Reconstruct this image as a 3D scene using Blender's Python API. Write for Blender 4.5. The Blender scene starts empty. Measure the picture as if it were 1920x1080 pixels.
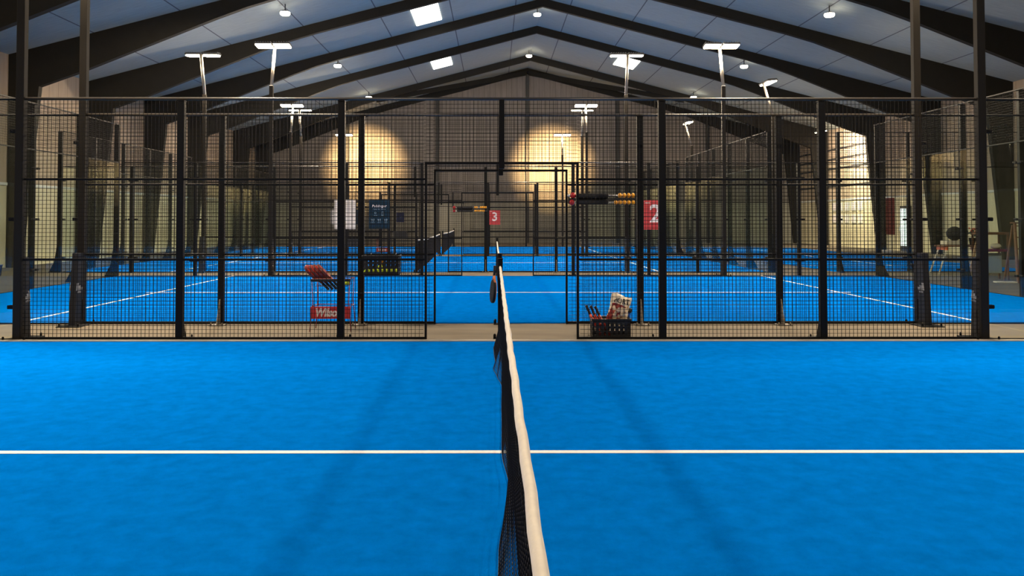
import bpy, math, random
from mathutils import Vector, Matrix
random.seed(7)
SC = bpy.context.scene
COL = SC.collection
PI = math.pi

# ------------------------------------------------------------------ materials
def lin(c):
    return tuple((x/12.92 if x <= .04045 else ((x+.055)/1.055)**2.4) for x in c)
MATS = {}
def mat(name, col, rough=.6, metal=0., spec=.5, emit=None, estr=0., noise=None, bump=None, coat=0.):
    """noise=(scale, amount[, stretch xyz]) mottles the colour; bump=(scale, strength)"""
    m = bpy.data.materials.new(name); m.use_nodes = True
    nt = m.node_tree; b = nt.nodes['Principled BSDF']
    b.inputs['Base Color'].default_value = (*col, 1)
    b.inputs['Roughness'].default_value = rough
    b.inputs['Metallic'].default_value = metal
    b.inputs['Specular IOR Level'].default_value = spec
    if coat: b.inputs['Coat Weight'].default_value = coat
    if emit:
        b.inputs['Emission Color'].default_value = (*emit, 1)
        b.inputs['Emission Strength'].default_value = estr
    if noise or bump:
        tc = nt.nodes.new('ShaderNodeTexCoord')
    if noise:
        sc, amt = noise[0], noise[1]
        st = noise[2] if len(noise) > 2 else (1, 1, 1)
        mp = nt.nodes.new('ShaderNodeMapping'); mp.inputs['Scale'].default_value = st
        n = nt.nodes.new('ShaderNodeTexNoise'); n.inputs['Scale'].default_value = sc; n.inputs['Detail'].default_value = 6
        n.inputs['Roughness'].default_value = .65
        nt.links.new(tc.outputs['Object'], mp.inputs['Vector']); nt.links.new(mp.outputs[0], n.inputs['Vector'])
        r = nt.nodes.new('ShaderNodeMapRange')
        r.inputs['From Min'].default_value = .3; r.inputs['From Max'].default_value = .7
        r.inputs['To Min'].default_value = 1-amt; r.inputs['To Max'].default_value = 1+amt
        mx = nt.nodes.new('ShaderNodeVectorMath'); mx.operation = 'SCALE'
        mx.inputs[0].default_value = col
        nt.links.new(n.outputs['Fac'], r.inputs['Value']); nt.links.new(r.outputs[0], mx.inputs['Scale'])
        nt.links.new(mx.outputs[0], b.inputs['Base Color'])
    if bump:
        n2 = nt.nodes.new('ShaderNodeTexNoise'); n2.inputs['Scale'].default_value = bump[0]; n2.inputs['Detail'].default_value = 3
        bp = nt.nodes.new('ShaderNodeBump'); bp.inputs['Strength'].default_value = bump[1]; bp.inputs['Distance'].default_value = .01
        nt.links.new(tc.outputs['Object'], n2.inputs['Vector']); nt.links.new(n2.outputs['Fac'], bp.inputs['Height'])
        nt.links.new(bp.outputs[0], b.inputs['Normal'])
    MATS[name] = m
    return m

M_black = mat('black_powder_coat', (.0028, .0028, .0034), .55, spec=.16)
M_wire = mat('black_wire', (.0025, .0025, .003), .6, spec=.15)
M_plate = mat('galvanised_plate', (.13, .11, .085), .6, metal=.1)
M_rail = mat('glint_top_rail', (.035, .03, .026), .28, spec=.8)  # lighter and glossier than the other rails to imitate a bright glint
M_pole = mat('charcoal_pole', (.015, .0125, .010), .6, spec=.14)
M_arm = mat('lamplit_arm', (.24, .215, .18), .45, metal=.2)  # pale base colour stands in for lamp light falling on the arm
M_pad = mat('black_pad', (.008, .009, .014), .6, spec=.35)
M_logo = mat('grey_print', (.33, .34, .36), .6)
M_turf = mat('blue_turf', (.0002, .165, .66), 1.0, spec=.0, noise=(7.0, .13), bump=(260, .6))
M_line = mat('white_line', (.80, .82, .84), .9, spec=.1, noise=(60, .06))
M_conc = mat('concrete_floor', (.145, .122, .093), .85, spec=.2, noise=(1.6, .22, (.35, 1.4, 1)))
M_kerb = mat('pale_kerb', (.42, .40, .36), .85, noise=(8, .08))
M_beam = mat('dark_glulam', (.013, .012, .010), .75, spec=.2, noise=(3, .12))
M_batten = mat('pale_batten', (.62, .62, .58), .7)
M_gcol = mat('gable_steel', (.03, .03, .03), .6)
M_white = mat('white_plastic', (.75, .72, .66), .5)
M_band = mat('net_band', (.82, .76, .68), .8, spec=.2, noise=(18, .05), bump=(30, .25))
M_net = mat('net_cord', (.006, .006, .008), .7, spec=.3)
M_red = mat('sign_red', (.50, .022, .028), .5, noise=(20, .04))
M_signw = mat('sign_white', (.78, .70, .70), .6)
M_blue = mat('poster_blue', (.003, .022, .045), .7, spec=.2)
M_blueprint = mat('poster_print', (.20, .30, .38), .6)
M_poster = mat('poster_paper', (.72, .66, .60), .7, noise=(10, .04))
M_navy = mat('navy_notice', (.008, .012, .045), .6, spec=.2)
M_crate = mat('black_crate', (.007, .007, .008), .45)
M_ball = mat('tennis_ball', (.55, .70, .06), .9, spec=.1, noise=(60, .08))
M_bead = mat('amber_bead', (.80, .36, .015), .28, spec=.5, coat=.3)
M_beadred = mat('red_bead', (.42, .015, .02), .28, spec=.5, coat=.3)
M_rod = mat('steel_rod', (.5, .5, .5), .3, metal=.9)
M_standred = mat('red_wire', (.20, .02, .03), .5)
M_rred = mat('racket_red', (.62, .05, .02), .3, coat=.5)
M_rdark = mat('racket_maroon', (.12, .012, .012), .35, coat=.4)
M_rorange = mat('racket_orange', (.75, .20, .06), .4)
M_grip = mat('racket_grip', (.008, .008, .012), .6)
M_rblk = mat('racket_black', (.008, .008, .009), .6, spec=.2)
M_bag = mat('bag_foil', (.78, .68, .54), .38, spec=.5, bump=(14, .5))
M_bagred = mat('bag_red', (.26, .02, .015), .4, bump=(14, .5))
M_bagpop = mat('bag_cream', (.82, .62, .42), .4, bump=(20, .5))
M_ink = mat('black_ink', (.01, .01, .01), .5)
M_bluebottle = mat('bottle_blue', (.01, .07, .35), .2, coat=.4)
M_orange = mat('cone_orange', (.85, .35, .02), .5)
M_wood = mat('raw_pine', (.46, .30, .16), .7, noise=(6, .15, (1, 1, 8)))
M_woodd = mat('brown_wood', (.16, .075, .035), .65, noise=(6, .2, (1, 1, 8)))
M_pale = mat('pale_board', (.62, .56, .44), .7, noise=(5, .08))
M_sack = mat('dark_sack', (.022, .021, .018), .85, noise=(20, .4), bump=(20, .8))
M_maroon = mat('maroon_cloth', (.14, .015, .04), .8)
M_greyp = mat('grey_panel', (.30, .33, .32), .6)
M_flower = mat('orange_flower', (.55, .12, .05), .7)
M_leaf = mat('dark_leaf', (.03, .05, .02), .7)
M_doorw = mat('lit_glazing', (.8, .85, .85), .3, emit=(.8, 1, .95), estr=.75)
M_lens = mat('floodlight_lens', (1, 1, 1), .3, emit=(1, .82, .55), estr=26)
M_disc = mat('high_bay_lens', (1, 1, 1), .3, emit=(1, .88, .68), estr=14)
M_sky = mat('skylight_panel', (.8, .8, .8), .5, emit=(1, .96, .86), estr=2.6)
M_housing = mat('lamp_housing', (.08, .08, .085), .5, metal=.3)

def wall_mat(name, col, seam, dark, amt=.09):
    """upright boards: dark seams every `seam` metres along both horizontal directions, mottled wood tone"""
    m = mat(name, col, .8, spec=.2, noise=(2.2, amt, (3, 3, .35)))
    nt = m.node_tree; b = nt.nodes['Principled BSDF']
    src = b.inputs['Base Color'].links[0].from_socket
    tc = [n for n in nt.nodes if n.bl_idname == 'ShaderNodeTexCoord'][0]
    sp = nt.nodes.new('ShaderNodeSeparateXYZ'); nt.links.new(tc.outputs['Object'], sp.inputs[0])
    ad = nt.nodes.new('ShaderNodeMath'); ad.operation = 'ADD'
    nt.links.new(sp.outputs[0], ad.inputs[0]); nt.links.new(sp.outputs[1], ad.inputs[1])
    pm = nt.nodes.new('ShaderNodeMath'); pm.operation = 'PINGPONG'; pm.inputs[1].default_value = seam/2
    nt.links.new(ad.outputs[0], pm.inputs[0])
    lt = nt.nodes.new('ShaderNodeMath'); lt.operation = 'LESS_THAN'; lt.inputs[1].default_value = .012
    nt.links.new(pm.outputs[0], lt.inputs[0])
    mx = nt.nodes.new('ShaderNodeMix'); mx.data_type = 'RGBA'
    mx.inputs['B'].default_value = (*[c*dark for c in col], 1)
    nt.links.new(lt.outputs[0], mx.inputs['Factor']); nt.links.new(src, mx.inputs['A'])
    nt.links.new(mx.outputs['Result'], b.inputs['Base Color'])
    return m
M_wlow = wall_mat('wall_lower_panel', (.64, .57, .40), 1.2, .7)
M_wup = wall_mat('wall_upper_board', (.38, .30, .225), .6, .6)
M_glow = wall_mat('gable_lower_panel', (.28, .27, .23), 1.2, .7)
M_gup = wall_mat('gable_upper_board', (.20, .18, .165), .35, .62, .16)

def ceiling_mat():
    m = mat('ceiling_panel', (.34, .375, .36), .85, spec=.2, noise=(4.0, .10, (.5, 4, 1)))
    nt = m.node_tree; b = nt.nodes['Principled BSDF']
    src = b.inputs['Base Color'].links[0].from_socket
    tc = [n for n in nt.nodes if n.bl_idname == 'ShaderNodeTexCoord'][0]
    sp = nt.nodes.new('ShaderNodeSeparateXYZ'); nt.links.new(tc.outputs['Object'], sp.inputs[0])
    ab = nt.nodes.new('ShaderNodeMath'); ab.operation = 'ABSOLUTE'; nt.links.new(sp.outputs[0], ab.inputs[0])
    su = nt.nodes.new('ShaderNodeMath'); su.operation = 'SUBTRACT'; su.inputs[1].default_value = 1.2
    nt.links.new(ab.outputs[0], su.inputs[0])
    pm = nt.nodes.new('ShaderNodeMath'); pm.operation = 'PINGPONG'; pm.inputs[1].default_value = 1.35
    nt.links.new(su.outputs[0], pm.inputs[0])
    lt = nt.nodes.new('ShaderNodeMath'); lt.operation = 'LESS_THAN'; lt.inputs[1].default_value = .022
    nt.links.new(pm.outputs[0], lt.inputs[0])
    mx = nt.nodes.new('ShaderNodeMix'); mx.data_type = 'RGBA'; mx.inputs['B'].default_value = (.12, .12, .13, 1)
    nt.links.new(lt.outputs[0], mx.inputs['Factor']); nt.links.new(src, mx.inputs['A'])
    nt.links.new(mx.outputs['Result'], b.inputs['Base Color'])
    return m
M_ceil = ceiling_mat()

def glass_mat():
    m = bpy.data.materials.new('court_glass'); m.use_nodes = True
    nt = m.node_tree; nt.nodes.clear()
    out = nt.nodes.new('ShaderNodeOutputMaterial')
    tr = nt.nodes.new('ShaderNodeBsdfTransparent'); tr.inputs[0].default_value = (.93, .955, .945, 1)
    gl = nt.nodes.new('ShaderNodeBsdfGlossy'); gl.inputs['Roughness'].default_value = .015
    gl.inputs['Color'].default_value = (.9, .95, .95, 1)
    lw = nt.nodes.new('ShaderNodeLayerWeight'); lw.inputs[0].default_value = .5
    pw = nt.nodes.new('ShaderNodeMath'); pw.operation = 'POWER'; pw.inputs[1].default_value = 5
    ma = nt.nodes.new('ShaderNodeMath'); ma.operation = 'MULTIPLY_ADD'; ma.inputs[1].default_value = .55; ma.inputs[2].default_value = .025
    nt.links.new(lw.outputs['Facing'], pw.inputs[0]); nt.links.new(pw.outputs[0], ma.inputs[0])
    mx = nt.nodes.new('ShaderNodeMixShader')
    nt.links.new(ma.outputs[0], mx.inputs[0]); nt.links.new(tr.outputs[0], mx.inputs[1]); nt.links.new(gl.outputs[0], mx.inputs[2])
    nt.links.new(mx.outputs[0], out.inputs[0])
    return m
M_glass = glass_mat()

# ------------------------------------------------------------------ mesh builder
class MB:
    def __init__(self):
        self.v = []; self.f = []; self.mi = []; self.sm = []
    def add(self, vs, fs, mi=0, sm=False):
        o = len(self.v)
        self.v += [tuple(p) for p in vs]
        self.f += [tuple(i+o for i in q) for q in fs]
        self.mi += [mi]*len(fs); self.sm += [sm]*len(fs)
        return self
    def box(self, x0, x1, y0, y1, z0, z1, mi=0):
        vs = [(x0,y0,z0),(x1,y0,z0),(x1,y1,z0),(x0,y1,z0),(x0,y0,z1),(x1,y0,z1),(x1,y1,z1),(x0,y1,z1)]
        return self.add(vs, [(0,3,2,1),(4,5,6,7),(0,1,5,4),(1,2,6,5),(2,3,7,6),(3,0,4,7)], mi)
    def bbox(self, x0, x1, y0, y1, z0, z1, b=.005, mi=0):
        """box with chamfered edges"""
        xs, ys, zs = (x0, x1), (y0, y1), (z0, z1)
        vs = []; idx = {}
        for ix in (0, 1):
            for iy in (0, 1):
                for iz in (0, 1):
                    sx, sy, sz = (b, -b)[ix], (b, -b)[iy], (b, -b)[iz]
                    for a in range(3):
                        p = [xs[ix]+sx, ys[iy]+sy, zs[iz]+sz]
                        p[a] = (xs[ix], ys[iy], zs[iz])[a]
                        idx[(ix, iy, iz, a)] = len(vs); vs.append(tuple(p))
        I = lambda ix, iy, iz, a: idx[(ix, iy, iz, a)]
        fs = []
        for s in (0, 1):
            q = [I(s,0,0,0), I(s,1,0,0), I(s,1,1,0), I(s,0,1,0)]; fs.append(tuple(q if s else q[::-1]))
            q = [I(0,s,0,1), I(0,s,1,1), I(1,s,1,1), I(1,s,0,1)]; fs.append(tuple(q if s else q[::-1]))
            q = [I(0,0,s,2), I(1,0,s,2), I(1,1,s,2), I(0,1,s,2)]; fs.append(tuple(q if s else q[::-1]))
        for i in (0, 1):
            for j in (0, 1):
                q = [I(0,i,j,1), I(1,i,j,1), I(1,i,j,2), I(0,i,j,2)]; fs.append(tuple(q if i != j else q[::-1]))
                q = [I(i,0,j,0), I(i,1,j,0), I(i,1,j,2), I(i,0,j,2)]; fs.append(tuple(q if i == j else q[::-1]))
                q = [I(i,j,0,0), I(i,j,1,0), I(i,j,1,1), I(i,j,0,1)]; fs.append(tuple(q if i != j else q[::-1]))
        for i in (0, 1):
            for j in (0, 1):
                for k in (0, 1):
                    q = [I(i,j,k,0), I(i,j,k,1), I(i,j,k,2)]; fs.append(tuple(q if (i+j+k) % 2 else q[::-1]))
        return self.add(vs, fs, mi)
    def prism(self, pts, a, b, axis='x', mi=0):
        """polygon pts (2D) extruded along axis from a to b"""
        n = len(pts)
        def P(p, t):
            return {'x': (t, p[0], p[1]), 'y': (p[0], t, p[1]), 'z': (p[0], p[1], t)}[axis]
        vs = [P(p, a) for p in pts] + [P(p, b) for p in pts]
        fs = [tuple(range(n))[::-1], tuple(range(n, 2*n))] + [(i, (i+1) % n, n+(i+1) % n, n+i) for i in range(n)]
        return self.add(vs, fs, mi)
    def tube(self, pts, r, n=8, mi=0, cap=True, sm=True):
        pts = [Vector(p) for p in pts]; k = len(pts)
        rs = r if isinstance(r, (list, tuple)) else [r]*k
        vs = []
        up = None
        for i, p in enumerate(pts):
            t = (pts[min(i+1, k-1)] - pts[max(i-1, 0)]).normalized()
            if up is None:
                up = Vector((0, 0, 1)) if abs(t.z) < .9 else Vector((1, 0, 0))
            a = t.cross(up).normalized(); b = a.cross(t).normalized(); up = b
            off = PI/4 if n == 4 else 0
            for j in range(n):
                w = 2*PI*j/n + off
                vs.append(p + a*math.cos(w)*rs[i] + b*math.sin(w)*rs[i])
        fs = [(i*n+j, i*n+(j+1) % n, (i+1)*n+(j+1) % n, (i+1)*n+j) for i in range(k-1) for j in range(n)]
        if cap: fs += [tuple(range(n))[::-1], tuple(range((k-1)*n, k*n))]
        return self.add(vs, fs, mi, sm and n > 4)
    def sphere(self, c, r, seg=12, rings=8, mi=0, s=(1, 1, 1)):
        vs = [(c[0], c[1], c[2]+r*s[2])]
        for i in range(1, rings):
            a = PI*i/rings
            for j in range(seg):
                w = 2*PI*j/seg
                vs.append((c[0]+r*s[0]*math.sin(a)*math.cos(w), c[1]+r*s[1]*math.sin(a)*math.sin(w), c[2]+r*s[2]*math.cos(a)))
        vs.append((c[0], c[1], c[2]-r*s[2]))
        fs = [(0, 1+j, 1+(j+1) % seg) for j in range(seg)]
        for i in range(rings-2):
            for j in range(seg):
                a = 1+i*seg+j; b = 1+i*seg+(j+1) % seg
                fs.append((a, a+seg, b+seg, b))
        L = len(vs)-1; o = 1+(rings-2)*seg
        fs += [(L, o+(j+1) % seg, o+j) for j in range(seg)]
        return self.add(vs, fs, mi, True)
    def lathe(self, prof, n=20, c=(0, 0, 0), mi=0, sm=True):
        vs = []
        for r, z in prof:
            for j in range(n):
                w = 2*PI*j/n; vs.append((c[0]+r*math.cos(w), c[1]+r*math.sin(w), c[2]+z))
        k = len(prof)
        fs = [(i*n+j, i*n+(j+1) % n, (i+1)*n+(j+1) % n, (i+1)*n+j) for i in range(k-1) for j in range(n)]
        fs += [tuple(range(n))[::-1], tuple(range((k-1)*n, k*n))]
        return self.add(vs, fs, mi, sm)
    def xf(self, M):
        self.v = [tuple(M @ Vector(p)) for p in self.v]; return self
    def mesh(self, name, mats):
        me = bpy.data.meshes.new(name)
        me.from_pydata(self.v, [], self.f)
        for m in (mats if isinstance(mats, (list, tuple)) else [mats]): me.materials.append(m)
        me.polygons.foreach_set('material_index', self.mi)
        me.polygons.foreach_set('use_smooth', self.sm)
        me.update(); return me
    def obj(self, name, mats, parent=None, loc=(0, 0, 0), rot=(0, 0, 0)):
        return place(name, self.mesh(name, mats), parent, loc, rot)

def place(name, me, parent=None, loc=(0, 0, 0), rot=(0, 0, 0)):
    o = bpy.data.objects.new(name, me); COL.objects.link(o)
    o.parent = parent; o.location = loc; o.rotation_euler = rot
    return o
def tag(o, label=None, cat=None, group=None, kind=None):
    if label: o['label'] = label
    if cat: o['category'] = cat
    if group: o['group'] = group
    if kind: o['kind'] = kind
    return o
def thing(name, label, cat, loc=(0, 0, 0), rz=0, group=None):
    o = bpy.data.objects.new(name, None); COL.objects.link(o)
    o.empty_display_size = .1
    o.location = loc; o.rotation_euler = (0, 0, rz)
    return tag(o, label, cat, group)
def struct(o): o['kind'] = 'structure'; return o
def copy_tree(o, parent=None):
    c = o.copy(); COL.objects.link(c); c.parent = parent
    for ch in [x for x in bpy.data.objects if x.parent == o]:
        copy_tree(ch, c)
    return c
def text_mesh(s, size, depth=.002, shear=0., bold=0., sx=1.):
    cu = bpy.data.curves.new('t', 'FONT'); cu.body = s; cu.size = size; cu.extrude = depth/2
    cu.align_x = 'CENTER'; cu.align_y = 'CENTER'; cu.shear = shear; cu.offset = bold; cu.resolution_u = 3
    o = bpy.data.objects.new('t', cu); COL.objects.link(o)
    dg = bpy.context.evaluated_depsgraph_get()
    me = bpy.data.meshes.new_from_object(o.evaluated_get(dg))
    bpy.data.objects.remove(o); 
    if sx != 1.: me.transform(Matrix.Diagonal((sx, 1, 1, 1)))
    return me
def text(name, s, size, m, parent, loc, rot=(PI/2, 0, 0), **k):
    me = text_mesh(s, size, **k); me.materials.clear(); me.materials.append(m); me.name = name
    return place(name, me, parent, loc, rot)

# ------------------------------------------------------------------ hall
XL, XR, XC, YB, YF = -15.3, 19.4, 2.05, 52.5, -9.0
ZR, SL = 11.16, .259
roofz = lambda x: ZR - SL*abs(x-XC)
EAVE = roofz(XL)
struct(MB().box(XL-.3, XR+.3, YF-.3, YB+.3, -.2, 0).obj('floor', M_conc))
# roof: two sloped slabs, origin on the ridge so the seams are centred on it
me = MB()
for s in (-1, 1):
    xe = (XL-.3-XC) if s < 0 else (XR+.3-XC)
    ze = -SL*abs(xe)
    me.prism([(0, 0), (xe, ze), (xe, ze+.25), (0, .25)], YF-.3, YB+.3, 'y')
struct(me.obj('ceiling', M_ceil, loc=(XC, 0, ZR)))
ZW = 2.6
def side_wall(name, x0, x1):
    m = MB(); m.box(x0, x1, YF, YB, 0, ZW, 0); m.box(x0, x1, YF, YB, ZW, EAVE+.02, 1)
    return struct(m.obj(name, [M_wlow, M_wup]))
side_wall('wall_left', XL-.25, XL); side_wall('wall_right', XR, XR+.25)
def gable(name, y0, y1):
    m = MB(); m.box(XL, XR, y0, y1, 0, ZW, 0)
    m.prism([(XL, ZW), (XR, ZW), (XR, EAVE), (XC, ZR), (XL, EAVE)], y0, y1, 'y', 1)
    return struct(m.obj(name, [M_glow, M_gup]))
gable('wall_back', YB, YB+.25); gable('wall_front', YF-.25, YF)
for i, z in enumerate((5.5, 4.95, 4.4, 3.4)):
    struct(MB().box(XR-.03, XR, 40.9, 52.4, z-.05, z+.05).obj('trim_%d' % (i+4), M_gcol))
struct(MB().box(XL, XL+.04, YF, YB, ZW-.04, ZW+.05).obj('trim_1', M_batten))
struct(MB().box(XR-.04, XR, YF, YB, ZW-.04, ZW+.05).obj('trim_2', M_batten))
struct(MB().box(XL, XR, YB-.04, YB, ZW-.03, ZW+.03).obj('trim_3', M_gcol))

# haunched portal frames
FY = [20.55, 25.6, 30.65, 35.65, 40.8, 47.9, 52.3]
FN = ['nearest one, cutting the top corners of the picture', 'second nearest in view', 'third nearest in view', 'fourth nearest, its apex touching the picture top',
      'fifth nearest, its apex between two small lamps', 'last one before the far gable wall', 'set against the far gable wall']
def frame_meshes():
    prof = [(17.32, 5.66-.9), (16.38, 5.66), (15.1, 6.12), (13.1, 6.92), (10.9, 7.80), (9.9, 8.17), (8.8, 8.50), (3.7, 9.82), (0, 10.80)]
    # rafter: polygon in XZ (right half), roof line above
    top = [(0, ZR-.003), (17.33, ZR-SL*17.33-.003)]
    R = MB(); pts = [(x, z) for x, z in prof[1:]]
    # lower edge from knee to ridge, then back along the roof
    poly = [(17.33, 5.66)] + pts + [(0, ZR-.003), (17.33, ZR-SL*17.33-.003)]
    # build as strips to stay planar and convex
    low = [(17.33, 5.66), (16.38, 5.66)] + prof[2:]
    for (xa, za), (xb, zb) in zip(low, low[1:]):
        R.prism([(xa, za), (xb, zb), (xb, ZR-SL*xb-.003), (xa, ZR-SL*xa-.003)], -.1, .1, 'y')
    Cc = MB(); Cc.prism([(17.33, 0), (16.93, 0), (16.38, 5.66), (17.33, 5.66)], -.1, .1, 'y')
    mir = Matrix.Diagonal((-1, 1, 1, 1))
    r1 = R.mesh('rafter', M_beam); c1 = Cc.mesh('column', M_beam)
    def flip(mb):
        mb.xf(mir); mb.f = [f[::-1] for f in mb.f]; return mb
    r2 = flip(R).mesh('rafter', M_beam); c2 = flip(Cc).mesh('column', M_beam)
    return r1, r2, c1, c2
FM = frame_meshes()
for y, n in zip(FY, FN):
    t = thing('portal_frame', 'dark haunched roof frame, ' + n, 'roof frame', (XC, y, 0), group='portal frames of the hall')
    place('rafter', FM[0], t); place('rafter', FM[1], t); place('column', FM[2], t); place('column', FM[3], t)
# roof bracing in the last bay
for s, w in ((-1, 'left'), (1, 'right')):
    a = Vector((XC+s*.1, 52.1, ZR-.36)); b = Vector((XC+s*9.0, 48.05, roofz(XC+9.0)-.34))
    m = MB(); d = (b-a).normalized(); n = Vector((d.y, -d.x, 0)).normalized()*.1
    u = Vector((0, 0, .14))
    m.add([a-n-u, a+n-u, a+n+u, a-n+u, b-n-u, b+n-u, b+n+u, b-n+u], [(0,1,2,3),(7,6,5,4),(0,4,5,1),(1,5,6,2),(2,6,7,3),(3,7,4,0)])
    tag(m.obj('roof_brace', M_beam), 'dark diagonal roof brace running down to the %s from the apex of the far gable' % w, 'roof brace', 'roof braces by the far gable')
# gable columns
gc = ['leftmost of the dark columns on the far gable wall', 'dark column on the far gable wall, second from the left', 'dark column under the apex of the far gable wall',
      'dark column on the far gable wall, fourth from the left', 'rightmost of the dark columns on the far gable wall']
for i in range(5):
    x = XC + (i-2)*5.75
    m = MB(); h = roofz(x)-.40
    for a, b in ((-.10, -.085), (.085, .10)): m.box(a, b, -.1, .1, 0, h)
    m.box(-.085, .085, -.012, .012, 0, h)
    o = m.obj('gable_column', M_gcol, loc=(x, YB-.12, 0)); tag(o, gc[i], 'column', 'columns on the far gable wall')
# skylights lie in the roof plane just under the panels
def roof_panel(x0, x1, y0, y1, off):
    z0, z1 = roofz(x0)-off, roofz(x1)-off
    return MB().add([(x0,y0,z0),(x1,y0,z1),(x1,y1,z1),(x0,y1,z0),(x0,y0,z0-.03),(x1,y0,z1-.03),(x1,y1,z1-.03),(x0,y1,z0-.03)],
                    [(3,2,1,0),(4,5,6,7),(0,1,5,4),(1,2,6,5),(2,3,7,6),(3,0,4,7)][::1])
for i, (x0, x1, y0, y1) in enumerate(((-3.38, -2.31, 32.05, 34.7), (-3.40, -2.36, 42.75, 44.9), (6.45, 7.52, 42.45, 44.85))):
    struct(roof_panel(x0, x1, y0, y1, .0).obj('window_%d' % (i+1), M_sky))
# glazed door in the right wall
m = MB(); m.box(-.06, .0, -.5, .5, 0, 2.15); 
d = struct(m.obj('door_1', M_gcol, loc=(XR-.002, 38.75, 0)))
MB().box(-.075, -.061, -.38, -.03, .25, 2.02).obj('pane', M_doorw, d)
MB().box(-.075, -.061, .03, .38, .25, 2.02).obj('pane', M_doorw, d)
MB().box(-.12, -.061, .40, .44, .95, 1.15).obj('handle', M_rod, d)

# high-bay ceiling lamps
hb = [(-7.13, 27.4, 'left, nearest row'), (1.87, 36.9, 'apex lamp, nearer one'), (11.27, 27.5, 'right, nearest row'), (-7.15, 36.9, 'left, middle row'),
      (1.9, 46.4, 'apex lamp, farther one'), (11.25, 37.0, 'right, middle row'), (-7.2, 46.5, 'left, farthest row'), (11.25, 46.5, 'right, farthest row')]
m = MB(); m.lathe([(.02, .33), (.02, .12), (.10, .11), (.15, .08), (.155, .06)], 20); me_h = m.mesh('housing', M_housing)
m = MB(); m.lathe([(.09, -.06), (.14, -.045), (.165, -.01), (.17, .03), (.158, .058)], 20); me_l = m.mesh('lens', M_disc)
for x, y, w in hb:
    t = thing('ceiling_lamp', 'small round lit lamp hanging under the sloping ceiling, ' + w, 'ceiling lamp', (x, y, roofz(x)-.36), group='small lamps under the ceiling')
    place('housing', me_h, t); place('lens', me_l, t)
    L = bpy.data.lights.new('high_bay_light', 'AREA'); L.shape = 'DISK'; L.size = .3; L.energy = 20; L.color = (1, .87, .68)
    lo = bpy.data.objects.new('high_bay_light', L); COL.objects.link(lo); lo.parent = t; lo.location = (0, 0, -.075)

# ------------------------------------------------------------------ courts
Y1, Y2, Y3, Y4 = 0., 11.565, 23.17, 34.94
DX = -2.33
def turf(x, y, label, rot=0, hx=10., hy=(.0, 9.85), lines=True, lx=6.95, ly=5.):
    t = thing('court_turf', label, 'court turf', (x, y, 0), rot, 'blue court turfs')
    MB().box(-hx, hx, hy[0], hy[1], .0, .012).obj('turf_surface', M_turf, t)
    for s in (-1, 1):
        MB().box(s*lx-.028, s*lx+.028, hy[0], hy[1], .0122, .0145).obj('court_line', M_line, t)
    MB().box(-lx-.22, lx+.22, ly-.030, ly+.030, .0124, .0150).obj('court_line', M_line, t)
    return t
turf(0, Y1, 'blue turf of the nearest court, filling the foreground', hy=(.08, 9.79))
turf(0, Y2, 'blue turf of the second court, seen through the nearest fence', hy=(.06, 9.95))
turf(DX, Y3, 'blue turf of the third court, beyond the second court', hy=(.06, 9.95))
turf(DX, Y4, 'blue turf of the farthest court, before the gable wall', hy=(.06, 9.95))
# narrow court turned the other way on the right
turf(15.75, 33.3, 'blue turf of the turned court at the right, beside the third court', rot=PI/2, hx=9.9, hy=(.0, 6.1), lx=6.95, ly=3.0)
for y, x, l in ((9.80, 0, 'nearest court, under its far fence'),):
    tag(MB().box(x-10, x+10, y, y+.12, 0, .02).obj('concrete_kerb', M_kerb), 'pale concrete edging strip of the ' + l, 'kerb', None)

# --- shared fence meshes
def wires(x0, x1, z0, z1, sp=.05, r=.0024):
    m = MB()
    n = max(1, round((x1-x0)/sp))
    for i in range(1, n):
        x = x0+(x1-x0)*i/n; m.box(x-r, x+r, -r, r, z0, z1)
    k = max(1, round((z1-z0)/sp))
    for i in range(1, k):
        z = z0+(z1-z0)*i/k; m.box(x0, x1, -r+.004, r+.004, z-r, z+r)
    return m
G = .945
bays = [(-6, -4), (-4, -2), (-2, -G), (G, 2), (2, 4), (4, 6)]
WM = {b: wires(b[0]+.03, b[1]-.03, .03, 2.99).mesh('mesh_panel', M_wire) for b in bays}
WM['g'] = wires(-G, G, 2.22, 2.99).mesh('mesh_panel', M_wire)
def post_mesh(s, h=2.97):
    m = MB(); m.bbox(-.043, .043, -.04, .04, 0, h, .006)
    m.box(-.045, .045, -.045, .045, h, h+.012)
    return m.mesh('post', M_black)
def foot_mesh(s):
    m = MB(); ys = s*.04
    pr = [(ys, .01), (s*.22, .01), (s*.20, .03), (s*.07, .36), (ys, .36)]
    if s < 0: pr = pr[::-1]
    m.prism(pr, -.006, .006, 'x')
    m.box(-.10, .10, min(s*.02, s*.24), max(s*.02, s*.24), 0, .012)
    for bx in (-.08, .08):
        m.lathe([(.012, 0), (.012, .03), (.007, .035)], 8, (bx, s*.20, .01))
    return m.mesh('foot_plate', M_plate if s < 0 else M_black)
PM = {s: post_mesh(s) for s in (-1, 1)}; FT = {s: foot_mesh(s) for s in (-1, 1)}
def rail_mesh(x0, x1, h): return MB().bbox(x0, x1, -h/2, h/2, -h/2, h/2, h*.2).mesh('rail', M_black)
RM = {(s, h): rail_mesh(*((-5.95, -G) if s < 0 else (G, 5.95)), h) for s in (-1, 1) for h in (.026, .034)}
TOPR = MB().tube([(-5.95, 0, 0), (5.95, 0, 0)], .02, 10).mesh('top_rail', M_rail)
LINT = MB().bbox(-G-.015, G+.015, -.016, .016, -.016, .016, .004).mesh('gate_lintel', M_black)
JAMB = MB().bbox(-.014, .014, -.016, .016, 0, 2.2, .004).mesh('gate_jamb', M_black)
HANG = MB().bbox(-.034, .034, -.03, .03, 0, .86, .005).mesh('gate_hanger', M_black)
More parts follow.
